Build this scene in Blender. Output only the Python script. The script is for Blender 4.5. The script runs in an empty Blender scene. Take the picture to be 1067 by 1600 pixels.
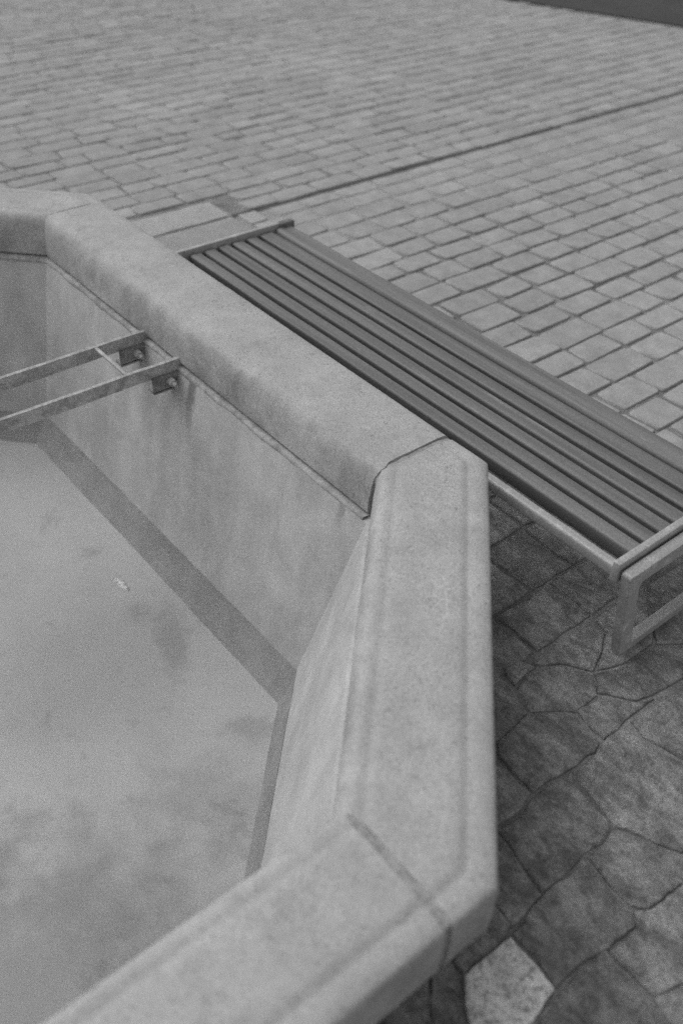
import bpy, bmesh, math, random
from mathutils import Matrix, Vector, noise

# ------------------------------------------------------------------ camera
U = 1.4                 # metres per survey unit
G = 1.293               # camera height above the ground in survey units
SC = bpy.context.scene
COL = SC.collection
FPX = 1474.82
PITCH, ROLL, YAW = math.radians(40.17683), math.radians(-2.63524), math.radians(139.24372)
fwd = Vector((math.cos(PITCH)*math.cos(YAW), math.cos(PITCH)*math.sin(YAW), -math.sin(PITCH)))
r0 = Vector((math.sin(YAW), -math.cos(YAW), 0)); d0 = fwd.cross(r0)
right = math.cos(ROLL)*r0 + math.sin(ROLL)*d0
down = -math.sin(ROLL)*r0 + math.cos(ROLL)*d0
CAMZ = G*U
cd = bpy.data.cameras.new('camera'); cam = bpy.data.objects.new('camera', cd); COL.objects.link(cam)
M4 = Matrix((right, -down, -fwd)).transposed().to_4x4(); M4.translation = (0, 0, CAMZ)
cam.matrix_world = M4
cd.sensor_fit = 'VERTICAL'; cd.sensor_height = 36.0; cd.sensor_width = 24.0
cd.lens = FPX/1600*36.0
cd.clip_start = 0.05; cd.clip_end = 2000
cd.dof.use_dof = True; cd.dof.focus_distance = 2.6; cd.dof.aperture_fstop = 1.55
SC.camera = cam

# ------------------------------------------------------------------ world + sun (overcast, black and white)
SUN_EL, SUN_AZ = math.radians(55), math.radians(203)      # direction TO the sun, azimuth from +x towards +y
world = bpy.data.worlds.new('World'); SC.world = world; world.use_nodes = True
wn, wl = world.node_tree.nodes, world.node_tree.links
wn.clear()
sky = wn.new('ShaderNodeTexSky'); sky.sky_type = 'NISHITA'; sky.sun_disc = False
sky.sun_elevation = SUN_EL; sky.sun_rotation = math.pi/2 - SUN_AZ
sky.air_density = 1.0; sky.dust_density = 1.5; sky.ozone_density = 1.0
bw = wn.new('ShaderNodeRGBToBW'); bg = wn.new('ShaderNodeBackground'); wo = wn.new('ShaderNodeOutputWorld')
bg.inputs['Strength'].default_value = 0.15
wl.new(sky.outputs[0], bw.inputs[0]); wl.new(bw.outputs[0], bg.inputs['Color']); wl.new(bg.outputs[0], wo.inputs[0])
sd = bpy.data.lights.new('sun', 'SUN'); sd.energy = 1.0; sd.angle = math.radians(42); sd.color = (1, 1, 1)
sun = bpy.data.objects.new('sun', sd); COL.objects.link(sun)
sdir = Vector((math.cos(SUN_EL)*math.cos(SUN_AZ), math.cos(SUN_EL)*math.sin(SUN_AZ), math.sin(SUN_EL)))
sun.rotation_euler = sdir.to_track_quat('Z', 'Y').to_euler(); sun.location = (-4, 1, 6)
SC.view_settings.view_transform = 'Standard'; SC.view_settings.look = 'None'
SC.view_settings.exposure = 0.15; SC.view_settings.gamma = 1.0
SC.render.engine = 'CYCLES'
SC.cycles.use_denoising = False      # leave the grain in
SC.cycles.use_adaptive_sampling = True; SC.cycles.adaptive_threshold = .04; SC.cycles.adaptive_min_samples = 56
SC.cycles.max_bounces = 5; SC.cycles.diffuse_bounces = 3; SC.cycles.glossy_bounces = 2; SC.cycles.transparent_max_bounces = 8

rnd = random.Random(11)

# ------------------------------------------------------------------ helpers
def W(x, y, s):                       # survey units (s = distance below the lens) -> metres
    return Vector((x*U, y*U, (G - s)*U))

def pix(px, py, s):                   # survey reading of a point of the plan at level s -> survey x, y
    r = right*(px - 533.5) + down*(py - 800) + fwd*FPX
    k = -s/r.z
    return (r.x*k, r.y*k)

def proj(x, y, s):
    p = Vector((x, y, -s)); z = p.dot(fwd)
    if z < .05: return None
    return (p.dot(right)/z*FPX + 533.5, p.dot(down)/z*FPX + 800)

def mobj(name, verts, faces, mat, parent=None, smooth=None):
    me = bpy.data.meshes.new(name); me.from_pydata([tuple(v) for v in verts], [], faces); me.update()
    bm = bmesh.new(); bm.from_mesh(me); bmesh.ops.recalc_face_normals(bm, faces=bm.faces); bm.to_mesh(me); bm.free()
    if mat: me.materials.append(mat)
    if smooth is not None:
        me.shade_smooth(); me.set_sharp_from_angle(angle=math.radians(smooth))
    o = bpy.data.objects.new(name, me); COL.objects.link(o)
    if parent: o.parent = parent
    return o

def bmobj(name, bm, mat, parent=None, smooth=None):
    bmesh.ops.recalc_face_normals(bm, faces=bm.faces)
    me = bpy.data.meshes.new(name); bm.to_mesh(me); bm.free()
    if mat: me.materials.append(mat)
    if smooth is not None:
        me.shade_smooth(); me.set_sharp_from_angle(angle=math.radians(smooth))
    o = bpy.data.objects.new(name, me); COL.objects.link(o)
    if parent: o.parent = parent
    return o

def empty(name, loc):
    o = bpy.data.objects.new(name, None); o.empty_display_size = .1; COL.objects.link(o); o.location = loc
    return o

def tag(o, label=None, cat=None, group=None, kind=None):
    if label: o['label'] = label
    if cat: o['category'] = cat
    if group: o['group'] = group
    if kind: o['kind'] = kind
    return o

def adopt(o, root):                   # child keeps its world place
    o.parent = root; o.matrix_parent_inverse = Matrix.Translation(-root.location)

def box(name, lo, hi, mat, bev=.003, seg=2, smooth=40):
    bm = bmesh.new(); bmesh.ops.create_cube(bm, size=1)
    for v in bm.verts:
        v.co = Vector([lo[i] + (v.co[i] + .5)*(hi[i] - lo[i]) for i in range(3)])
    if bev: bmesh.ops.bevel(bm, geom=bm.edges[:], offset=bev, segments=seg, profile=.5, affect='EDGES')
    return bmobj(name, bm, mat, None, smooth)

# ------------------------------------------------------------------ materials (all grey: a black and white picture)
class NT:
    def __init__(s, name):
        s.m = bpy.data.materials.new(name); s.m.use_nodes = True
        s.n, s.l = s.m.node_tree.nodes, s.m.node_tree.links
        s.b = s.n['Principled BSDF']
        s.geo = s.n.new('ShaderNodeNewGeometry')
        s.pos = s.geo.outputs['Position']
    def link(s, a, b): s.l.new(a, b)
    def mapped(s, scale=(1, 1, 1), rot=(0, 0, 0)):
        m = s.n.new('ShaderNodeMapping'); m.inputs['Scale'].default_value = scale; m.inputs['Rotation'].default_value = rot
        s.link(s.pos, m.inputs['Vector']); return m.outputs[0]
    def noise(s, scale, detail=4, rough=.6, vec=None, dist=0):
        t = s.n.new('ShaderNodeTexNoise'); t.inputs['Scale'].default_value = scale
        t.inputs['Detail'].default_value = detail; t.inputs['Roughness'].default_value = rough
        t.inputs['Distortion'].default_value = dist
        s.link(vec or s.pos, t.inputs['Vector']); return t.outputs['Fac']
    def ramp(s, fac, a, b, lo=0., hi=1.):
        r = s.n.new('ShaderNodeMapRange'); r.interpolation_type = 'SMOOTHSTEP'
        for k, v in zip(('From Min', 'From Max', 'To Min', 'To Max'), (a, b, lo, hi)): r.inputs[k].default_value = v
        s.link(fac, r.inputs['Value']); return r.outputs[0]
    def math(s, op, a, b=None):
        m = s.n.new('ShaderNodeMath'); m.operation = op
        for i, v in enumerate((a, b)):
            if v is None: continue
            if isinstance(v, (int, float)): m.inputs[i].default_value = v
            else: s.link(v, m.inputs[i])
        return m.outputs[0]
    def mul(s, *a):
        r = a[0]
        for b in a[1:]: r = s.math('MULTIPLY', r, b)
        return r
    def sep(s):
        x = s.n.new('ShaderNodeSeparateXYZ'); s.link(s.pos, x.inputs[0]); return x.outputs
    def rand(s):
        o = s.n.new('ShaderNodeObjectInfo'); return o.outputs['Random']
    def island(s): return s.geo.outputs['Random Per Island']
    def color(s, val):
        c = s.n.new('ShaderNodeCombineColor')
        for i in range(3): s.link(val, c.inputs[i])
        s.link(c.outputs[0], s.b.inputs['Base Color'])
    def bump(s, h, strength=.3, dist=.01):
        b = s.n.new('ShaderNodeBump'); b.inputs['Strength'].default_value = strength; b.inputs['Distance'].default_value = dist
        s.link(h, b.inputs['Height']); s.link(b.outputs[0], s.b.inputs['Normal'])
    def blob(s, px, py, rx, ry, rot, lo, lvl=1.6, rag=1.6, sc=9):      # patch with a ragged edge
        cx_, cy_ = pix(px, py, lvl)
        su = s.n.new('ShaderNodeVectorMath'); su.operation = 'SUBTRACT'; su.inputs[1].default_value = (cx_*U, cy_*U, 0); s.link(s.pos, su.inputs[0])
        mp = s.n.new('ShaderNodeMapping'); mp.vector_type = 'TEXTURE'; mp.inputs['Rotation'].default_value = (0, 0, rot); mp.inputs['Scale'].default_value = (rx, ry, 99)
        s.link(su.outputs[0], mp.inputs['Vector'])
        ln = s.n.new('ShaderNodeVectorMath'); ln.operation = 'LENGTH'; s.link(mp.outputs[0], ln.inputs[0])
        d = s.math('ADD', ln.outputs['Value'], s.mul(s.math('SUBTRACT', s.noise(sc, 5, .7), .5), rag))
        return s.ramp(d, .35, 1.25, lo, 1.)
    def rough(s, v): s.b.inputs['Roughness'].default_value = v

def mat_coping():
    t = NT('coping_stone')
    grain = t.ramp(t.noise(420, 2, .7), .3, .7, .68, 1.32)
    mot = t.ramp(t.noise(9, 6, .65), .3, .7, .90, 1.09)
    blot = t.ramp(t.noise(26, 5, .7), .30, .50, .86, 1.0)
    pit = t.ramp(t.noise(150, 2, .5), .655, .70, 1., .62)
    # weathering of the steep faces
    nz = t.n.new('ShaderNodeSeparateXYZ'); t.link(t.geo.outputs['Normal'], nz.inputs[0])
    steep = t.ramp(nz.outputs[2], .35, .95, 1., 0.)
    st = t.ramp(t.noise(7, 5, .7, t.mapped((1, 1, .6)), .7), .42, .62, .0, .20)
    stain = t.math('SUBTRACT', 1., t.mul(steep, st))
    lich = t.ramp(t.noise(13, 5, .75, None, .8), .60, .70, 1., .86)
    # dark patches where the far rim is splashed, crazing on the near one
    dk = t.mul(t.blob(375, 585, .22, .12, .0, .76, 1.05), t.blob(215, 480, .18, .10, 0., .88, 1.05), t.blob(565, 735, .06, .08, 0., .80, 1.05))
    vo = t.n.new('ShaderNodeTexVoronoi'); vo.feature = 'DISTANCE_TO_EDGE'; vo.inputs['Scale'].default_value = 32; t.link(t.pos, vo.inputs['Vector'])
    inv = t.blob(690, 935, .10, .05, -.78, 0., 1.0, 1.0)
    craze = t.math('ADD', 1., t.mul(t.ramp(vo.outputs['Distance'], .0, .09, .22, 0.), t.math('SUBTRACT', 1., inv)))
    dk = t.math('SUBTRACT', 1., t.mul(t.math('SUBTRACT', 1., dk), t.math('MAXIMUM', steep, .12)))
    t.color(t.mul(t.mul(grain, mot, blot, lich, pit), .435, t.mul(stain, dk, craze)))
    t.rough(.85); t.b.inputs['Specular IOR Level'].default_value = .25
    h = t.math('ADD', t.mul(t.noise(160, 4, .7), .5), t.math('ADD', t.noise(18, 6, .6), t.mul(pit, .5)))
    t.bump(h, .4, .006)
    return t.m

def mat_mortar():
    t = NT('mortar'); t.color(t.mul(t.ramp(t.noise(90, 4), .3, .7, .7, 1.2), .35)); t.rough(.95)
    t.bump(t.noise(220, 3), .5, .004); return t.m

def mat_wall():
    t = NT('basin_wall')
    streak = t.ramp(t.noise(9, 5, .6, t.mapped((1, 1, .10))), .3, .72, .87, 1.07)
    xyz = t.sep()
    def run(x0, w, z0, z1, lo):                  # rusty run below a bracket
        ax = t.math('ABSOLUTE', t.math('SUBTRACT', t.math('ADD', xyz[0], t.mul(t.math('SUBTRACT', t.noise(14, 3), .5), .05)), x0))
        m = t.mul(t.ramp(ax, w*.3, w, 1., 0.), t.ramp(xyz[2], z0, z1, 0., 1.), t.ramp(xyz[1], 1.0, 1.08))
        return t.math('SUBTRACT', 1., t.mul(m, 1 - lo))
    runs = t.mul(run(-1.535*U, .03, .02, .22, .45), run(-1.62*U, .05, -.05, .20, .66), run(-1.76*U, .05, -.02, .20, .66), run(-1.02*U, .02, .14, .24, .7))
    mot = t.ramp(t.noise(5, 6, .65, None, .6), .3, .7, .86, 1.1)
    grain = t.ramp(t.noise(380, 2), .3, .7, .76, 1.24)
    t.color(t.mul(t.mul(streak, mot, grain, runs, t.ramp(t.noise(48, 3, .6), .70, .75, 1., .72)), .495)); t.rough(.75); t.b.inputs['Specular IOR Level'].default_value = .3
    t.bump(t.math('ADD', t.noise(30, 6), t.mul(t.noise(200, 3), .3)), .2, .004)
    return t.m

def mat_ledge():
    t = NT('lime_ledge')
    t.color(t.mul(t.ramp(t.noise(22, 7, .75), .35, .65, .62, 1.1), t.ramp(t.noise(380, 2), .25, .75, .85, 1.15), .40)); t.rough(.9)
    t.bump(t.noise(60, 6, .7), .6, .008); return t.m

def mat_algae():
    t = NT('algae_band')
    t.color(t.mul(t.ramp(t.noise(10, 6, .6), .3, .7, .85, 1.1), t.ramp(t.noise(300, 2), .3, .7, .75, 1.25), .40)); t.rough(.8)
    return t.m

def mat_floor():
    t = NT('basin_floor')
    cloud = t.ramp(t.noise(1.9, 6, .62, None, .2), .32, .62, .91, 1.04)
    blot = t.ramp(t.noise(6.5, 6, .72, None, .2), .57, .68, 1., .82)
    specks = t.mul(t.ramp(t.noise(60, 3, .6), .68, .74, 1., .68), t.ramp(t.noise(24, 6, .75), .60, .70, 1., .84))
    stains_and_tone = t.mul(t.blob(345, 1270, .24, .15, .5, .80, 1.6, 2.4, 11), t.blob(270, 1000, .16, .06, -.5, .78, 1.6, 2.2, 14), t.blob(395, 1140, .10, .06, .8, .80, 1.6, 2.2, 16), t.blob(200, 1400, .45, .24, .6, .82), t.blob(60, 1580, .6, .4, .2, .66))  # three stains, then two broad blobs darkening the floor towards its near end
    grain = t.ramp(t.noise(320, 2), .3, .7, .76, 1.24)
    t.color(t.mul(t.mul(cloud, blot, specks, grain), stains_and_tone, .60)); t.rough(.85)
    t.bump(t.noise(20, 5), .2, .006); return t.m

def mat_water():
    m = bpy.data.materials.new('water'); m.use_nodes = True; n, l = m.node_tree.nodes, m.node_tree.links; n.clear()
    o = n.new('ShaderNodeOutputMaterial'); mx = n.new('ShaderNodeMixShader'); tr = n.new('ShaderNodeBsdfTransparent')
    gl = n.new('ShaderNodeBsdfGlossy'); fr = n.new('ShaderNodeFresnel'); fr.inputs['IOR'].default_value = 1.33
    tr.inputs[0].default_value = (.93, .93, .93, 1); gl.inputs['Roughness'].default_value = .16
    nz = n.new('ShaderNodeTexNoise'); nz.inputs['Scale'].default_value = 5; nz.inputs['Detail'].default_value = 2
    b = n.new('ShaderNodeBump'); b.inputs['Strength'].default_value = .06; b.inputs['Distance'].default_value = .01
    g = n.new('ShaderNodeNewGeometry'); l.new(g.outputs['Position'], nz.inputs['Vector'])
    l.new(nz.outputs['Fac'], b.inputs['Height']); l.new(b.outputs[0], gl.inputs['Normal']); l.new(b.outputs[0], fr.inputs['Normal'])
    l.new(fr.outputs[0], mx.inputs[0]); l.new(tr.outputs[0], mx.inputs[1]); l.new(gl.outputs[0], mx.inputs[2]); l.new(mx.outputs[0], o.inputs[0])
    return m

def mat_sett(name, isl):
    t = NT(name)
    r = t.island() if isl else t.rand()
    own = t.ramp(r, 0, 1, .94, 1.05)
    grain = t.ramp(t.noise(330, 2, .7), .3, .7, .68, 1.32)
    mot = t.ramp(t.noise(14, 5, .65), .3, .7, .88, 1.1)
    big = t.ramp(t.noise(.8, 4, .6), .3, .7, .90, 1.06)
    t.color(t.mul(t.mul(own, grain, mot, big), .37)); t.rough(.85); t.b.inputs['Specular IOR Level'].default_value = .25
    t.bump(t.math('ADD', t.noise(40, 5), t.mul(t.noise(200, 3), .4)), .35, .006)
    return t.m

def mat_flag(val, name, streak=1., pits=.0):
    t = NT(name)
    rn = t.rand()
    own = t.ramp(rn, 0, 1, .88, 1.12)
    mp = t.n.new('ShaderNodeMapping'); mp.inputs['Scale'].default_value = (.75, 1.4, 1); t.link(t.pos, mp.inputs['Vector'])
    cb = t.n.new('ShaderNodeCombineXYZ'); t.link(t.ramp(rn, 0, 1, -.45, .55), cb.inputs[2]); t.link(cb.outputs[0], mp.inputs['Rotation'])
    riven = t.noise(13, 6, .74, mp.outputs[0], .4)
    st = t.ramp(riven, .34, .68, 1 - .42*streak, 1 + .34*streak)
    vein = t.ramp(t.noise(38, 6, .8, mp.outputs[0], .8), .60, .67, 1., 1. + .5*streak)
    blot = t.ramp(t.noise(5, 6, .7), .35, .62, 1. - .26*min(1., streak*1.6), 1.05)
    grain = t.ramp(t.noise(300, 2, .7), .3, .7, .66, 1.34)
    pit = t.ramp(t.noise(75, 3, .65), .50, .62, 1., 1. - pits)
    t.color(t.mul(t.mul(own, st, grain, blot), t.mul(vein, pit), val)); t.link(t.ramp(t.noise(4, 4), .38, .62, .42, .8), t.b.inputs['Roughness']); t.b.inputs['Specular IOR Level'].default_value = .45
    t.bump(t.math('ADD', riven, t.math('ADD', t.mul(t.noise(60, 5, .8), .6), t.mul(t.noise(24, 4, .6), .8))), .25 + .65*streak, .024)
    return t.m

def mat_ground():
    t = NT('joint_sand')
    n = t.math('ADD', t.ramp(t.noise(1.6, 4, .6, None, .5), .36, .62, .06, .16), t.ramp(t.noise(8, 5, .7), .38, .60, .08, .17))
    # the joints of the strip across the square are packed with pale sand
    x = t.math('ADD', t.sep()[0], t.mul(t.math('SUBTRACT', t.noise(1.2, 3), .5), .35))
    strip = t.mul(t.ramp(t.sep()[0], -3.574, -3.560), t.ramp(x, -3.15, -2.75, 1., 0.))
    farp = t.ramp(t.math('SUBTRACT', t.mul(t.sep()[1], .35), t.sep()[0]), 5.0, 6.6)
    both = t.math('MAXIMUM', strip, t.mul(farp, .95))
    v = t.math('ADD', t.mul(n, t.math('SUBTRACT', 1., both)), t.mul(both, .35))
    seam = t.math('SUBTRACT', 1., t.mul(t.ramp(t.sep()[0], -3.614, -3.606), t.ramp(t.sep()[0], -3.570, -3.564, 1., 0.), .62))
    t.color(t.mul(v, seam, t.ramp(t.noise(150, 4, .7), .3, .7, .7, 1.25))); t.rough(.95)
    t.bump(t.noise(120, 5, .7), .8, .008)
    return t.m

def mat_dark_ground():
    t = NT('dark_ground'); t.color(t.mul(t.ramp(t.noise(120, 4, .7), .3, .7, .75, 1.3), t.ramp(t.noise(2, 4), .3, .7, .85, 1.15), .05)); t.rough(.9)
    t.bump(t.noise(180, 3), .6, .006); return t.m

def mat_slat():
    t = NT('slat_paint')
    own = t.ramp(t.rand(), 0, 1, .92, 1.08)
    wood = t.ramp(t.noise(16, 6, .6, t.mapped((.06, 2.2, 2.2))), .3, .7, .72, 1.25)
    chips = t.ramp(t.noise(42, 5, .7, t.mapped((.12, 1, 1))), .61, .68, 1., 1.45)
    grain = t.ramp(t.noise(380, 2, .7), .3, .7, .70, 1.30)
    t.color(t.mul(t.mul(own, wood, chips, grain), .168)); t.rough(.5); t.b.inputs['Specular IOR Level'].default_value = .4
    t.bump(t.noise(90, 4, .6, t.mapped((.2, 1, 1))), .15, .003)
    return t.m

def mat_metal(val=.42, name='bench_frame'):
    t = NT(name)
    worn = t.ramp(t.noise(18, 6, .7), .5, .66, .9, 1.25)
    t.color(t.mul(worn, t.ramp(t.noise(300, 2), .3, .7, .75, 1.25), val)); t.rough(.5); t.b.inputs['Metallic'].default_value = .1
    t.bump(t.noise(150, 4), .15, .002); return t.m

def mat_rust(val, name):
    t = NT(name)
    a = t.ramp(t.noise(24, 7, .75, None, .6), .36, .64, .68, 1.22)
    t.color(t.mul(a, t.ramp(t.noise(280, 2), .25, .75, .8, 1.2), val)); t.rough(.85)
    t.bump(t.noise(70, 6, .75), .6, .006); return t.m

MC, MM, MWALL, MLEDGE, MALG, MFLOOR = mat_coping(), mat_mortar(), mat_wall(), mat_ledge(), mat_algae(), mat_floor()
MWATER, MSETT, MSETTJ = mat_water(), mat_sett('granite_sett', False), mat_sett('granite_sett_field', True)
MFLAG, MPALE, MGROUND, MDARK = mat_flag(.36, 'dark_flagstone', 1., .28), mat_flag(.78, 'pale_flagstone', .35, .5), mat_ground(), mat_dark_ground()
MSLAT, MFRAME, MRUST, MBAR = mat_slat(), mat_metal(), mat_rust(.26, 'rusted_iron'), mat_rust(.44, 'weathered_bar')
MSLAB = mat_flag(.355, 'smooth_slab', .12)

# ------------------------------------------------------------------ fountain plan (survey units): inner rim corners, clockwise from above
CORN = [(-2.258, .915), (-.948, .915), (-.463, .430), (-.463, -.880), (-.948, -1.365), (-2.258, -1.365), (-2.743, -.880), (-2.743, .430)]
WID = [.160, .180, .178, .175, .170, .175, .170, .165]     # rim width of side i (corner i -> i+1)
LONG = [True, False]*4

def sidedir(i):
    a, b = Vector(CORN[i % 8]), Vector(CORN[(i + 1) % 8]); d = (b - a).normalized()
    return a, d, Vector((-d.y, d.x))

def mitre(i, oi, oj):                  # crossing of side i moved out by oi and side i+1 moved out by oj
    a, d, n = sidedir(i); b, e, m = sidedir(i + 1)
    p, q = a + n*oi, b + m*oj
    den = d.x*e.y - d.y*e.x
    k = ((q.x - p.x)*e.y - (q.y - p.y)*e.x)/den
    return p + d*k

def off_ring(off):                     # octagon moved outwards by off (inwards when negative)
    return [mitre((i - 1) % 8, off, off) for i in range(8)]

# ------------------------------------------------------------------ setting: ground sheet with the basin opening, dark ground at the far edge
hole = off_ring(.06)
gv, gf = [], []
for p in hole: gv.append(W(p.x, p.y, G))
cx, cy = -1.603, -.225
for R_ in (4., 20., 400.):
    for p in hole:
        a = math.atan2(p.y - cy, p.x - cx); gv.append(Vector(((cx + R_*math.cos(a))*U, (cy + R_*math.sin(a))*U, 0)))
for k in range(3):
    for i in range(8):
        j = (i + 1) % 8; gf.append((k*8 + i, k*8 + j, k*8 + 8 + j, k*8 + 8 + i))
ground = tag(mobj('ground', gv, gf, MGROUND), kind='structure')
ground['label'] = 'square of granite setts with sand filled joints'

def far_side(x, y):                   # > 0 beyond the near edge of the dark ground (survey plan)
    ax, ay = -4.257, 4.842; dx, dy = .939, .344
    k = (x - ax)*dx + (y - ay)*dy
    return -(x - ax)*dy + (y - ay)*dx - .05*math.sin(k*1.3)
rv, rf = [], []
for i in range(61):
    k = -14 + 28*i/60
    bx, by = -4.257 + .939*k, 4.842 + .344*k; o = .05*math.sin(k*1.3)
    for q in (o, 6.0): rv.append(Vector(((bx - .344*q)*U, (by + .939*q)*U, .012)))
for i in range(60): rf.append((2*i, 2*i + 2, 2*i + 3, 2*i + 1))
tag(mobj('far_ground', rv, rf, MDARK), 'dark ground along the far edge of the square', kind='structure')  # flat dark sheet beyond the last setts

# ------------------------------------------------------------------ fountain
fountain = empty('stone_fountain', W(-1.603, -.225, G))
tag(fountain, 'octagonal pale stone fountain basin with worn broad rim', 'fountain')

def prof_worn(w):                      # long side: heavy rolled inner edge (outward offset, depth)
    P = [(.03, .106), (-.020, .106), (-.026, .102), (-.0265, .092), (-.025, .070), (-.022, .045), (-.018, .026), (-.010, .012), (.000, .005), (.012, .002), (.028, .0005), (.045, 0)]
    P += [(.045 + (w - .045 - .03)*k/6, 0) for k in range(1, 7)]
    P += [(w - .018, .001), (w - .008, .004), (w - .002, .010), (w, .018), (w, .05), (w, .098), (w - .004, .104), (w - .03, .106)]
    return P
def prof_nosed(w):                     # crisp inner edge, shallow groove before a sloping outer nose
    P = [(.03, .106), (-.016, .106), (-.020, .100), (-.018, .06), (-.014, .025), (-.008, .010), (.000, .004), (.008, .0015), (.016, .003), (.020, .0035), (.026, .001), (.034, 0)]
    P += [(.034 + (w - .034 - .052)*k/6, 0) for k in range(1, 7)]
    P += [(w - .044, .001), (w - .039, .0045), (w - .035, .0045), (w - .030, .0025), (w - .016, .004), (w - .006, .006), (w - .0015, .010), (w, .016), (w, .06), (w, .098), (w - .004, .104), (w - .03, .106)]
    return P

JW = .0065
JWC = [.0012, .0065, .0065] + [.004]*5
def worn(p, amp, seed):
    q = Vector((p.x*3.2 + seed, p.y*3.2, p.z*3.2))
    return amp*(noise.noise(q) + .5*noise.noise(q*2.7) + .25*noise.noise(q*6.1))

def stone(i):
    if LONG[i]:
        w = WID[i]; prof = prof_worn(w) if i == 0 else prof_nosed(w)
        a, d, n = sidedir(i); L = (Vector(CORN[(i + 1) % 8]) - a).length
        def stations(v):
            m0 = mitre(i - 1, v, v); m1 = mitre(i, v, v)
            kj = .2 + .8*max(0., min(1., (v + .002)/.014)); j0, j1 = JWC[i]*kj, JWC[(i + 1) % 8]*kj
            s0 = max(j0, (m0 - a).dot(d) + j0); s1 = min(L - j1, (m1 - a).dot(d) - j1)
            return [a + n*v + d*s0, a + n*v + d*s1]
        cuts = [170]
    else:
        w = WID[i]; prof = prof_nosed(w)
        a, d, n = sidedir(i)
        ap, dp, np_ = sidedir(i - 1); an, dn, nn = sidedir(i + 1)
        def stations(v):
            vp = v*WID[i - 1]/w; vn = v*WID[(i + 1) % 8]/w
            m0 = mitre(i - 1, vp, v); m1 = mitre(i, v, vn)
            s0 = min((m0 - ap).dot(dp) - .0008, (a - ap).dot(dp) + JWC[i])
            s1 = max((m1 - an).dot(dn) + .0008, -JWC[(i + 1) % 8])
            return [ap + np_*vp + dp*s0, m0, m1, an + nn*vn + dn*s1]
        cuts = [8, 110, 8]
    rings = []
    st = [stations(v) for v, dpt in prof]
    nseg = len(cuts)
    params = []
    for k in range(nseg):
        params += [(k, j/cuts[k]) for j in range(cuts[k])]
    params.append((nseg - 1, 1.))
    verts = []; NP = len(prof)
    for (k, f) in params:
        for (v, dpt), s in zip(prof, st):
            p = s[k].lerp(s[k + 1], f)
            q = W(p.x, p.y, 1 + dpt)
            edge = max(0, 1 - abs(v)/.06) if i == 0 else max(0, 1 - abs(v)/.03)*.35
            chip = max(0, 1 - abs(v)/.02) + max(0, 1 - abs(v - w)/.02)
            dz = -abs(worn(q*6.5, .0020, 70 + i))*chip + worn(q, .0022, i*7.) + worn(q*1.6, .0085, 3 + i)*edge
            if v < .05 and dpt < .1:
                endf = min(1., 8*f, 8*(1 - f)) if i == 0 else 1.
                nrm = sidedir(i)[2]; off = worn(q*1.3, .008 if i == 0 else .003, 40 + i)*(1 if dpt > .004 else .4)*endf
                q += Vector((nrm.x, nrm.y, 0))*off
            q.z += dz if dpt < .09 else 0
            verts.append(q)
    faces = []
    for a_ in range(len(params) - 1):
        for b in range(NP):
            c = (b + 1) % NP
            faces.append((a_*NP + b, a_*NP + c, (a_ + 1)*NP + c, (a_ + 1)*NP + b))
    faces.append(tuple(range(NP))); faces.append(tuple((len(params) - 1)*NP + b for b in range(NP)))
    return mobj('coping_stone', verts, faces, MC, None, 38)

for i in range(8):
    adopt(stone(i), fountain)
for i in range(8):                     # mortar in the joint at each corner, square to the long side
    ls = i if LONG[i] else i - 1
    a, d, n = sidedir(ls); c = Vector(CORN[i])
    w = WID[ls]
    e = JWC[i] + .002
    V = []
    N = 14
    for k in range(N + 1):
        f = -.017 + (w + .012)*k/N
        for sgn in (-1, 1):
            sh = 0. if f >= 0 else (f*.414 if not LONG[i] else -f*.414)
            if f < 0: sh -= (JW*.5 if not LONG[i] else -JW*.5)
            p = c + n*f + d*(sgn*e + sh)
            dep = .0 + max(0., -f - .001)*1.5 + .0035 + .002*noise.noise(Vector((k*.9, i*3.1, sgn))) + max(0, (f - (w - .03)))*.25
            V.append(W(p.x, p.y, 1 + dep))
            V.append(W(p.x, p.y, 1.1))
    F = []
    for k in range(N):
        b = 4*k
        F += [(b, b + 2, b + 6, b + 4), (b, b + 4, b + 5, b + 1), (b + 2, b + 3, b + 7, b + 6), (b + 1, b + 5, b + 7, b + 3)]
    F += [(0, 1, 3, 2), (4*N, 4*N + 2, 4*N + 3, 4*N + 1)]
    adopt(mobj('mortar_joint', V, F, MM, None, 40), fountain)

def ring_part(name, i, prof, mat, seg=40, amp=0., smooth=50):   # prof(side): (inward inset, depth below the rim)
    V = []; A_, B_, C_ = prof((i - 1) % 8), prof(i), prof((i + 1) % 8)
    for k in range(seg + 1):
        for q0, (ins, dep), q1 in zip(A_, B_, C_):
            p = mitre((i - 1) % 8, -q0[0], -ins).lerp(mitre(i, -ins, -q1[0]), k/seg)
            q = W(p.x, p.y, 1 + dep)
            if amp:
                n = sidedir(i)[2]; o = worn(q*2.5, amp, 11)
                q += Vector((n.x, n.y, 0))*o; q.z += worn(q*3.1, amp*.7, 23)
            V.append(q)
    NP = len(B_)
    F = [(k*NP + b, k*NP + b + 1, (k + 1)*NP + b + 1, (k + 1)*NP + b) for k in range(seg) for b in range(NP - 1)]
    return mobj(name, V, F, mat, None, smooth)

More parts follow.
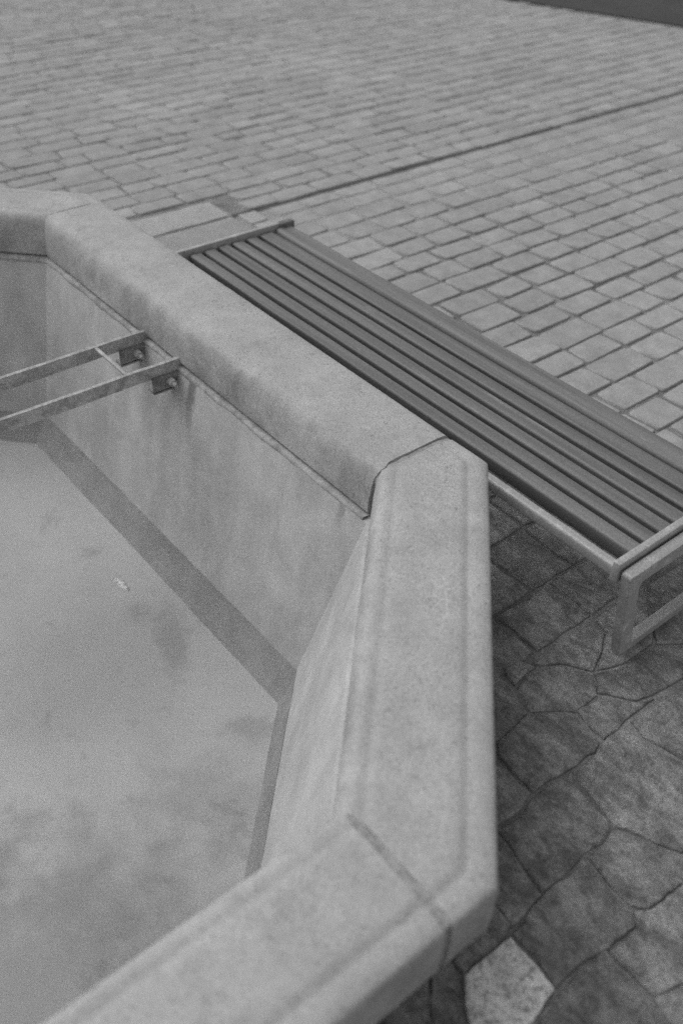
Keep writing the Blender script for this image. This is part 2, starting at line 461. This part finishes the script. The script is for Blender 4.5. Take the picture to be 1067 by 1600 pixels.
WATER_D = .535
L1 = [.128, .152, .128, .128, .128, .128, .128, .128]       # inset at the water line
L2 = [.182, .186, .182, .182, .182, .182, .182, .182]       # inset at the floor
LEDGED = (0, 7, 6)
def p_ledge(i): return [(-.02, .1085), (.028, .1095), (.0335, .1115), (.0352, .1155), (.0345, .1205), (.028, .124)]
def p_wall(i):
    t0 = .034 if i in LEDGED else .027
    P = [(t0 - .02, .110), (t0, .118)]
    for f in (.15, .35, .6, .8): P.append((t0 + (L1[i] - t0)*f, .118 + (WATER_D + .004 - .118)*f))
    return P + [(L1[i], WATER_D + .004)]
def p_algae(i):
    a, b = L1[i] - .0005, L2[i]
    return [(a, WATER_D)] + [(a + (b - a)*f, WATER_D + .068*f**.8) for f in (.3, .65, 1.)]
for i in range(8):
    if i in LEDGED: adopt(ring_part('wall_ledge', i, p_ledge, MLEDGE, 60, .0035 if i == 0 else .0012), fountain)
    adopt(ring_part('basin_wall', i, p_wall, MWALL, 24, .0012), fountain)
    adopt(ring_part('algae_band', i, p_algae, MALG, 30, .0015), fountain)
    adopt(ring_part('plinth', i, lambda j: [(-.10, .104), (-.10, .30)], MC, 20, .001), fountain)
fv = [mitre((i - 1) % 8, -L2[i - 1] + .004, -L2[i] + .004) for i in range(8)]
adopt(mobj('basin_floor', [W(p.x, p.y, 1 + WATER_D + .066) for p in fv], [tuple(range(8))], MFLOOR), fountain)
ring = [mitre((i - 1) % 8, -L1[i - 1], -L1[i]) for i in range(8)]
water = mobj('water', [W(p.x, p.y, 1 + WATER_D) for p in ring], [tuple(range(8))], MWATER)
if water.data.polygons[0].normal.z < 0: water.data.flip_normals()
tag(water, 'still clear shallow water in the fountain basin', kind='structure')

# iron bars across the basin
BT, BB = 1.092, 1.122
def bar(x, ya, yb, th=.0045):
    V = []; N = 70
    for k in range(N + 1):
        y = ya + (yb - ya)*k/N
        j = .0012*noise.noise(Vector((x*9, y*9, 1)))
        for (dx, s) in ((-th, BT), (th, BT), (th + .001, BB + .002*noise.noise(Vector((x, y*20, 4)))), (-th, BB)):
            V.append(W(x + dx + j, y, s + j))
    F = [(4*k + b, 4*k + (b + 1) % 4, 4*k + 4 + (b + 1) % 4, 4*k + 4 + b) for k in range(N) for b in range(4)]
    F += [(0, 1, 2, 3), (4*N, 4*N + 1, 4*N + 2, 4*N + 3)]
    return mobj('support_bar', V, F, MBAR, None, 30)
for bx in (-1.605, -1.750):
    b = bar(bx, .935, -1.38); adopt(b, fountain)
    for (yy, sg) in ((.868, -1), (-1.318, 1)):
        bm = bmesh.new()
        for (x0, x1, y0, y1, s0, s1) in ((bx + .005, bx + .011, yy - .052, yy + .030, 1.118, 1.156), (bx - .016, bx + .011, yy - .052, yy + .030, 1.152, 1.160),
                                          (bx - .016, bx + .032, yy + sg*-.026 - .003, yy + sg*-.026 + .003, 1.112, 1.166)):
            m_ = bmesh.ops.create_cube(bm, size=1)['verts']
            lo, hi = W(x0, y0, s1), W(x1, y1, s0)
            for v in m_: v.co = Vector([lo[i] + (v.co[i] + .5)*(hi[i] - lo[i]) for i in range(3)])
        bmesh.ops.bevel(bm, geom=bm.edges[:], offset=.0015, segments=2, affect='EDGES')
        br = bmobj('bracket', bm, MRUST, None, 40)
        bm = bmesh.new()
        for (dy, ds) in ((-.010, 1.136),):
            bmesh.ops.create_cone(bm, cap_ends=True, segments=6, radius1=.0135, radius2=.0125, depth=.022,
                                  matrix=Matrix.Translation(W(bx + .018, yy + dy, ds)) @ Matrix.Rotation(math.pi/2, 4, 'Y'))
            bmesh.ops.create_cone(bm, cap_ends=True, segments=12, radius1=.007, radius2=.0065, depth=.045,
                                  matrix=Matrix.Translation(W(bx + .022, yy + dy, ds)) @ Matrix.Rotation(math.pi/2, 4, 'Y'))
        bo = bmobj('bolt', bm, MBAR, None, 30)
        for o in (br, bo): o.parent = b; o.matrix_parent_inverse = Matrix.Identity(4)
for yy in (.764, -1.21):
    lo = W(-1.748, yy - .004, 1.098); hi = W(-1.607, yy + .004, 1.0925)
    adopt(box('cross_bar', [min(lo[i], hi[i]) for i in range(3)], [max(lo[i], hi[i]) for i in range(3)], MFRAME, .001), fountain)

# ------------------------------------------------------------------ bench
bench = empty('slatted_bench', W(-1.25, 1.29, G))
tag(bench, 'long low slatted bench set against the outside of the fountain', 'bench')
XN, XF = -.575, -1.966
def rail(name, y0, y1, top, bot, mat, x0=XF, x1=XN, r=.006, seg=48, crown=.0, wob=.0006, under=0.):
    # rounded rectangular section swept along x
    w2 = (y1 - y0)/2; yc = (y0 + y1)/2; prof = []
    for (cy_, cz, a0) in ((w2 - r, r, 0), (-(w2 - r), r, 90)):
        for k in range(5):
            a = math.radians(a0 + 90*k/4); prof.append((cy_ + r*math.cos(a), cz - r*math.sin(a)))
    h = bot - top
    for (cy_, a0) in ((-(w2 - r), 180), (w2 - r, 270)):
        for k in range(4):
            a = math.radians(a0 + 90*k/3); prof.append((cy_ + r*math.cos(a), h - r - r*math.sin(a)))
    V = []; NP = len(prof)
    for k in range(seg + 1):
        x = x0 + (x1 - x0)*k/seg
        j = wob*noise.noise(Vector((x*4, yc*31, 0))); j2 = wob*noise.noise(Vector((x*4, yc*31, 9)))
        for (py, pz) in prof:
            V.append(W(x, yc + py*(1 - under*max(0., pz - .004)/(bot - top)) + j, top + pz + j2 - (crown*(1 - (py/w2)**2) if pz < h*.4 else 0)))
    F = [(k*NP + b, k*NP + (b + 1) % NP, (k + 1)*NP + (b + 1) % NP, (k + 1)*NP + b) for k in range(seg) for b in range(NP)]
    F += [tuple(range(NP)), tuple(seg*NP + b for b in range(NP))]
    return mobj(name, V, F, mat, None, 50)
GRO = [1.139, 1.182, 1.225, 1.268, 1.312, 1.355, 1.408]
for k in range(6):
    adopt(rail('slat', GRO[k] + .0056, GRO[k + 1] - .0056, 1.060, 1.100, MSLAT, XF + .006, XN - .006, .0040, 48, .0022, .0009, .75), bench)
adopt(rail('back_rail', 1.4115, 1.468, 1.058, 1.10, MSLAT, XF + .006, XN - .006, .010, 48, .004), bench)
adopt(rail('front_rail', 1.098, 1.118, 1.064, 1.090, MFRAME, XF, XN - .002, .006, 48, 0), bench)

def loop_pts(pts, r, seg=6):            # rounded polygon
    out = []; n = len(pts)
    for k in range(n):
        p, a, b = Vector(pts[k]), Vector(pts[k - 1]), Vector(pts[(k + 1) % n])
        u, v = (a - p).normalized(), (b - p).normalized()
        half = u.angle(v)/2; t = r/math.tan(half)
        c = p + (u + v).normalized()*(r/math.sin(half))
        s, e = p + u*t - c, p + v*t - c
        for j in range(seg + 1):
            q = s.lerp(e, j/seg).normalized()*r; out.append(c + q)
    return out
def leg_frame(x0, x1):
    top, bot = 1.066, G - .001
    OUT = [(1.098, top), (1.476, top), (1.430, bot), (1.144, bot)]
    IN = [(1.098 + .036, top + .031), (1.476 - .036, top + .031), (1.430 - .030, bot - .022), (1.144 + .030, bot - .022)]
    o, i = loop_pts(OUT, .007), loop_pts(IN, .010); n = len(o); ch = .0016
    co = Vector((1.287, (top + bot)/2))
    def inset(P, k): return [p + (co - p).normalized()*k for p in P]
    rings = [(x0, inset(o, ch)), (x0 + ch, o), (x1 - ch, o), (x1, inset(o, ch)), (x1, inset(i, -ch)), (x1 - ch, i), (x0 + ch, i), (x0, inset(i, -ch))]
    V = [W(x, p.x, p.y) for x, P in rings for p in P]; F = []
    for k in range(8):
        for j in range(n):
            F.append((k*n + j, k*n + (j + 1) % n, ((k + 1) % 8)*n + (j + 1) % n, ((k + 1) % 8)*n + j))
    return mobj('leg_frame', V, F, MFRAME, None, 35)
def end_bar(x0, x1, top, bot):
    lo, hi = W(x0, 1.097, bot), W(x1, 1.470, top)
    return box('end_bar', lo, hi, MFRAME, .0025, 3)
adopt(end_bar(XN - .004, XN + .010, 1.054, 1.096), bench)
adopt(leg_frame(XN + .015, XN + .035), bench)
adopt(end_bar(XF - .012, XF, 1.046, 1.092), bench)
adopt(leg_frame(XF - .040, XF - .018), bench)
lo, hi = W(XF - .011, 1.430, 1.10), W(XF + .010, 1.474, 1.0435)
adopt(box('corner_cap', lo, hi, MSLAT, .006, 3), bench)

# ------------------------------------------------------------------ paving: setts and flagstones, all children of the ground
def sett_mesh(k):
    r = random.Random(100 + k)
    V = []; n = 8
    c = [(-.5, -.5), (.5, -.5), (.5, .5), (-.5, .5)]
    c = [(x + r.uniform(-.035, .035), y + r.uniform(-.05, .05)) for x, y in c]
    base = []
    for q in range(4):
        p, a, b = Vector(c[q]), Vector(c[q - 1]), Vector(c[(q + 1) % 4])
        k1 = r.uniform(.03, .08)
        base += [p.lerp(a, k1), p.lerp(b, k1)]
    ctr = Vector((0, 0))
    for (s, z) in ((1., -1.), (1., -.12), (.975, -.035), (.93, 0.)):
        for p in base:
            V.append(Vector((p.x*s if s == 1. else p.x - math.copysign((1 - s)*.5*.62, p.x), p.y - math.copysign((1 - s)*.5, p.y) if s != 1. else p.y, z + (r.uniform(-.03, .03) if s < 1 else 0))))
    F = [(a*8 + b, a*8 + (b + 1) % 8, (a + 1)*8 + (b + 1) % 8, (a + 1)*8 + b) for a in range(3) for b in range(8)]
    F.append(tuple(range(24, 32)))
    return V, F
SM = [sett_mesh(k) for k in range(14)]
SMESH = []
for k, (V, F) in enumerate(SM):
    me = bpy.data.meshes.new('cobblestone'); me.from_pydata([tuple(v) for v in V], [], F); me.update()
    me.materials.append(MSETT); me.shade_smooth(); me.set_sharp_from_angle(angle=math.radians(50)); SMESH.append(me)

PLIN = off_ring(.09)
def in_poly(p, poly):
    c = False; n = len(poly)
    for i in range(n):
        a, b = poly[i], poly[(i + 1) % n]
        if (a[1] > p[1]) != (b[1] > p[1]) and p[0] < (b[0] - a[0])*(p[1] - a[1])/(b[1] - a[1]) + a[0]: c = not c
    return c
PLT = [(p.x, p.y) for p in PLIN]

setts = []   # x, y centre (survey), wx, ly, z top (m), yaw
def lay(x0, x1, y0, y1, pitch, ln, keep, jx=.010, seed=1, zb=.0):
    r = random.Random(seed); x = x1
    while x > x0:
        p = pitch*r.uniform(.90, 1.10)
        if x - p < x0 + .045: p = x - x0
        y = y0 - r.uniform(0, ln)
        while y < y1:
            l = ln*r.choice((.70, .88, .96, 1., 1., 1., 1.06, 1.15, 1.3))*r.uniform(.96, 1.04)
            xc, yc = x - p/2, y + l/2
            if keep(xc, yc):
                g = jx*r.uniform(.7, 1.35)
                if r.random() < .10: g *= .4
                sunk = max(0., min(1., (-2.22 - xc + .05*math.sin(yc*2.3))/.16)) if xc > -2.56 else 0.
                setts.append((xc + r.uniform(-.002, .002), yc, p - g, l - g*r.uniform(.6, 1.2), .0085 + zb - .0052*sunk + r.uniform(-.0022, .0022)*(1 - .7*sunk), r.uniform(-.014, .014), r.randrange(14)))
            y += l
        x -= p

SLAB = (-2.700, -2.512, 1.36, 1.663)          # pale slab by the rim: x0, x1, y0, y1
def free(x, y):
    return not in_poly((x, y), PLT) and far_side(x, y) < -.06
lay(-8.5, -2.570, -3.2, 7.2, .0870, .156, lambda x, y: free(x, y) and not (x > SLAB[0] - .04 and y < SLAB[3] + .05), .0085, 3, -.0025)
lay(-2.552, -.64, 1.44, 6.6, .0945, .153, lambda x, y: free(x, y) and not (x < -2.385 and y < 1.75), .0118, 5)
lay(-2.38, -2.10, 1.15, 1.44, .0945, .153, lambda x, y: free(x, y), .011, 9)

scored = []
for s in setts:
    P = [proj(s[0] + a*s[2]/2, s[1] + b*s[3]/2, G - .025) for a, b in ((-1, -1), (1, -1), (1, 1), (-1, 1))]
    if any(p is None for p in P): scored.append((0, s)); continue
    cxp = sum(p[0] for p in P)/4; cyp = sum(p[1] for p in P)/4
    ar = abs(sum(P[k][0]*P[(k + 1) % 4][1] - P[(k + 1) % 4][0]*P[k][1] for k in range(4)))/2
    vis = -20 < cxp < 1090 and -10 < cyp < 1620
    # hidden behind the rim or the bench seat
    hid = (cyp > 352 and cxp < 480) or (cxp < 1067 and cyp > 352 + (cxp - 470)*.565 + 12 and cxp > 470) or (cxp < 150 and cyp > 302)
    scored.append((ar if vis and not hid else 0, s))
scored.sort(key=lambda t: -t[0])
JV, JF = [], []
for k, (ar, s) in enumerate(scored):
    x, y, wx, ly, z, yaw, var = s
    mt = Matrix.Translation((x*U, y*U, z)) @ Matrix.Rotation(yaw, 4, 'Z') @ Matrix.Rotation(rnd.uniform(-.02, .02), 4, 'X') @ Matrix.Rotation(rnd.uniform(-.02, .02), 4, 'Y') @ Matrix.Diagonal((wx*U, ly*U, .05, 1))
    if k < 300 and ar > 0:
        o = bpy.data.objects.new('cobblestone', SMESH[var]); COL.objects.link(o); o.parent = ground; o.matrix_local = mt
    else:
        V, F = SM[var]; b = len(JV)
        JV += [tuple(mt @ v) for v in V]; JF += [tuple(b + q for q in f) for f in F]
field = bpy.data.meshes.new('cobblestone_field'); field.from_pydata(JV, [], JF); field.update(); field.materials.append(MSETTJ)
field.shade_smooth(); field.set_sharp_from_angle(angle=math.radians(50))
fo = bpy.data.objects.new('cobblestone_field', field); COL.objects.link(fo); fo.parent = ground; fo['kind'] = 'stuff'

def flag(poly, mat, z=.014, name='flagstone', r=.012, tilt=.008, seed=0, grow=.0030, fine=False):
    # poly in survey plan units; worn irregular edge
    rr = random.Random(seed*17 + 5)
    P = [Vector(p) for p in poly]
    c = sum(P, Vector((0, 0)))/len(P)
    P = [p + (p - c).normalized()*grow for p in P]
    D = []
    for k in range(len(P)):
        a, b = P[k], P[(k + 1) % len(P)]; n = max(1, int((b - a).length/.013)) if fine else max(1, int((b - a).length/.03))
        for j in range(n):
            q = a.lerp(b, j/n)
            D.append(q + Vector((noise.noise(Vector((q.x*22, q.y*22, seed))), noise.noise(Vector((q.x*22, q.y*22, seed + 50)))))*.0050 + (Vector((noise.noise(Vector((q.x*95, q.y*95, seed))), noise.noise(Vector((q.x*95, q.y*95, seed + 9)))))*.0028 if fine else Vector((0, 0))))
    tx, ty = rr.uniform(-tilt, tilt), rr.uniform(-tilt, tilt)
    V = []; n = len(D)
    for (k, dz) in ((0, -.05), (0, -.0055), (.0012, -.0022), (.003, -.0006), (.009, 0)):
        for q in D:
            e = q + (c - q).normalized()*k
            V.append(Vector((e.x*U, e.y*U, z + dz + ((e.x - c.x)*tx + (e.y - c.y)*ty)*U + (.004*noise.noise(Vector((e.x*12, e.y*12, seed))) if k > .003 else 0))))
    F = [(a*n + b, a*n + (b + 1) % n, (a + 1)*n + (b + 1) % n, (a + 1)*n + b) for a in range(4) for b in range(n)]
    V.append(Vector((c.x*U, c.y*U, z))); F += [(4*n + b, 4*n + (b + 1) % n, 5*n) for b in range(n)]
    o = mobj(name, V, F, mat, None, 45); o.parent = ground
    return o

HAND = [
 [(784,1148),(829,1104),(865,1103),(903,1111),(919,1131),(938,1147),(929,1163),(906,1182),(870,1200),(836,1221),(811,1196),(783,1168)],
 [(755,1170),(779,1178),(808,1204),(830,1229),(817,1250),(779,1278),(745,1290),(740,1220)],
 [(781,1287),(822,1258),(839,1231),(877,1207),(901,1192),(901,1213),(920,1238),(949,1266),(955,1280),(943,1303),(917,1321),(852,1383),(827,1346),(798,1303)],
 [(855,1390),(920,1329),(944,1366),(986,1408),(998,1433),(950,1467),(921,1487),(874,1528),(840,1480),(806,1446),(823,1429),(835,1407)],
 [(909,1190),(936,1169),(948,1149),(966,1134),(983,1123),(1009,1148),(1036,1163),(1072,1184),(1110,1260),(1072,1318),(1020,1298),(966,1275),(956,1259),(927,1231),(909,1209)],
 [(968,1285),(1018,1304),(1070,1325),(1110,1340),(1110,1380),(1067,1366),(1019,1404),(991,1401),(950,1358),(927,1326),(951,1306)],
 [(991,1115),(1003,1105),(1031,1087),(1072,1067),(1130,1100),(1130,1195),(1072,1173),(1040,1152),(1016,1138)],
 [(945,1139),(929,1126),(913,1106),(906,1098),(940,1078),(1000,1086),(1024,1078),(998,1098),(982,1112),(964,1126)],
 [(775,1142),(784,1140),(826,1099),(806,1062),(779,1040),(750,1060),(745,1140)],
 [(832,1097),(868,1096),(902,1097),(936,1073),(926,1042),(880,1028),(826,1040),(812,1060)],
 [(941,1070),(1000,1080),(1026,1070),(1072,1046),(1072,1000),(1030,1000),(975,1030),(933,1040)],
 [(790,1036),(812,1020),(836,1028),(822,1036),(806,1056)],
 [(838,1026),(884,990),(928,962),(948,978),(930,1034),(882,1022)],
 [(934,958),(968,934),(1010,906),(1022,990),(975,1022),(938,1032),(955,976)],
 [(1018,902),(1050,880),(1130,826),(1160,930),(1100,990),(1030,993)],
 [(1076,1000),(1104,998),(1168,938),(1230,1010),(1150,1090),(1078,1060)],
 [(1005,1440),(996,1412),(1022,1411),(1070,1374),(1120,1390),(1150,1470),(1110,1498),(1030,1546),(986,1500),(958,1472)],
 [(926,1495),(950,1475),(979,1505),(1021,1552),(1060,1600),(1000,1650),(900,1650),(854,1590),(878,1538)],
 [(1029,1553),(1112,1504),(1200,1600),(1100,1650),(1066,1600)],
 [(872,1545),(848,1592),(893,1650),(830,1670),(818,1606)],
 [(735,1446),(778,1402),(800,1434),(794,1446),(731,1505),(712,1490)],
 [(680,1485),(708,1492),(722,1520),(726,1600),(731,1660),(690,1660),(678,1560)],
 [(590,1580),(670,1498),(674,1560),(684,1660),(590,1670)],
 [(781,1292),(796,1308),(823,1350),(846,1386),(828,1402),(817,1424),(803,1428),(778,1394),(750,1380),(755,1300)],
]
for k, P in enumerate(HAND):
    flag([pix(x, y, G - .026) for x, y in P], MFLAG, z=rnd.uniform(.0045, .0095), seed=k, fine=True)
o = flag([pix(x, y, G - .030) for x, y in [(800,1455),(836,1492),(869,1534),(845,1566),(812,1604),(785,1622),(745,1598),(733,1556),(732,1516),(764,1486)]], MPALE, z=.015, seed=40, fine=True)
o['label'] = 'pale rough paving stone set among dark flagstones'

def rect(x0, x1, y0, y1): return [(x0, y0), (x1, y0), (x1, y1), (x0, y1)]
# flagstones under the bench and round the outside of the basin
hr = random.Random(21); k = 100
x = -.635
while x > -2.3:
    p = hr.uniform(.105, .15); y = .90 + hr.uniform(-.1, 0)
    while y < 1.425:
        l = hr.uniform(.12, .19); l = min(l, 1.43 - y)
        if l > .05 and not in_poly((x - p/2, y + l/2), PLT):
            g = .006; flag(rect(x - p + g, x - g, y + g, y + l - g), MFLAG, z=.006, seed=k, fine=x > -1.2); k += 1
        y += l
    x -= p
y = 1.45
x = -.46
while x < 1.6:
    p = hr.uniform(.12, .17); y = 3.2
    while y > -1.6:
        l = hr.uniform(.14, .22)
        xa, xb, ya, yb = x, x + p, y - l, y
        ok = not in_poly(((xa + xb)/2, (ya + yb)/2), PLT)
        for q in rect(xa, xb, ya, yb) + [((xa + xb)/2, (ya + yb)/2)]:
            pr = proj(q[0], q[1], G - .02)
            if pr and 560 < pr[0] < 1125 and 960 < pr[1] < 1680: ok = False
        if ok and k < 360:
            g = .006; flag(rect(xa + g, xb - g, ya + g, yb - g), MFLAG, seed=k); k += 1
        y -= l
    x += p
# the slabs beside the rim, at the far end of the bench
flag(rect(-2.552, -2.394, 1.30, SLAB[3] - .004), MSLAB, z=.011, name='border_slab', seed=k); k += 1
flag(rect(-2.550, -2.470, SLAB[3] + .022, 1.748), MSLAB, z=.011, name='border_slab', seed=k); k += 1
flag(rect(-2.458, -2.385, SLAB[3] + .022, 1.748), MSLAB, z=.010, name='border_slab', seed=k); k += 1
flag(rect(SLAB[0], SLAB[1] - .05, SLAB[2], SLAB[3]), MSLAB, z=.011, name='border_slab', seed=k)

# ------------------------------------------------------------------ a pale scrap floating on the water
pv = []; pf = []
cx_, cy_ = pix(190, 915, 1 + WATER_D)
N = 12
for a in range(N + 1):
    t = a/N; half = .012*math.sin(math.pi*min(1, t*1.02))**.7*(1 - .3*t)
    for b in (-1, 0, 1):
        lx = (t - .5)*.062; lyy = b*half + .004*math.sin(t*5)
        ang = .35
        p = W(cx_ + lx*math.cos(ang) - lyy*math.sin(ang), cy_ + lx*math.sin(ang) + lyy*math.cos(ang), 1 + WATER_D)
        p.z += .003 + (.003 if b == 0 else .001) + .003*math.sin(t*3)
        pv.append(p)
for a in range(N):
    for b in range(2): pf.append((3*a + b, 3*a + b + 1, 3*a + 4 + b, 3*a + 3 + b))
flake = mobj('pale_flake', pv, pf, MPALE, None, 60)
tag(flake, 'small pale curled leaf floating on the basin water', 'flake')
so = flake.modifiers.new('solid', 'SOLIDIFY'); so.thickness = .0012
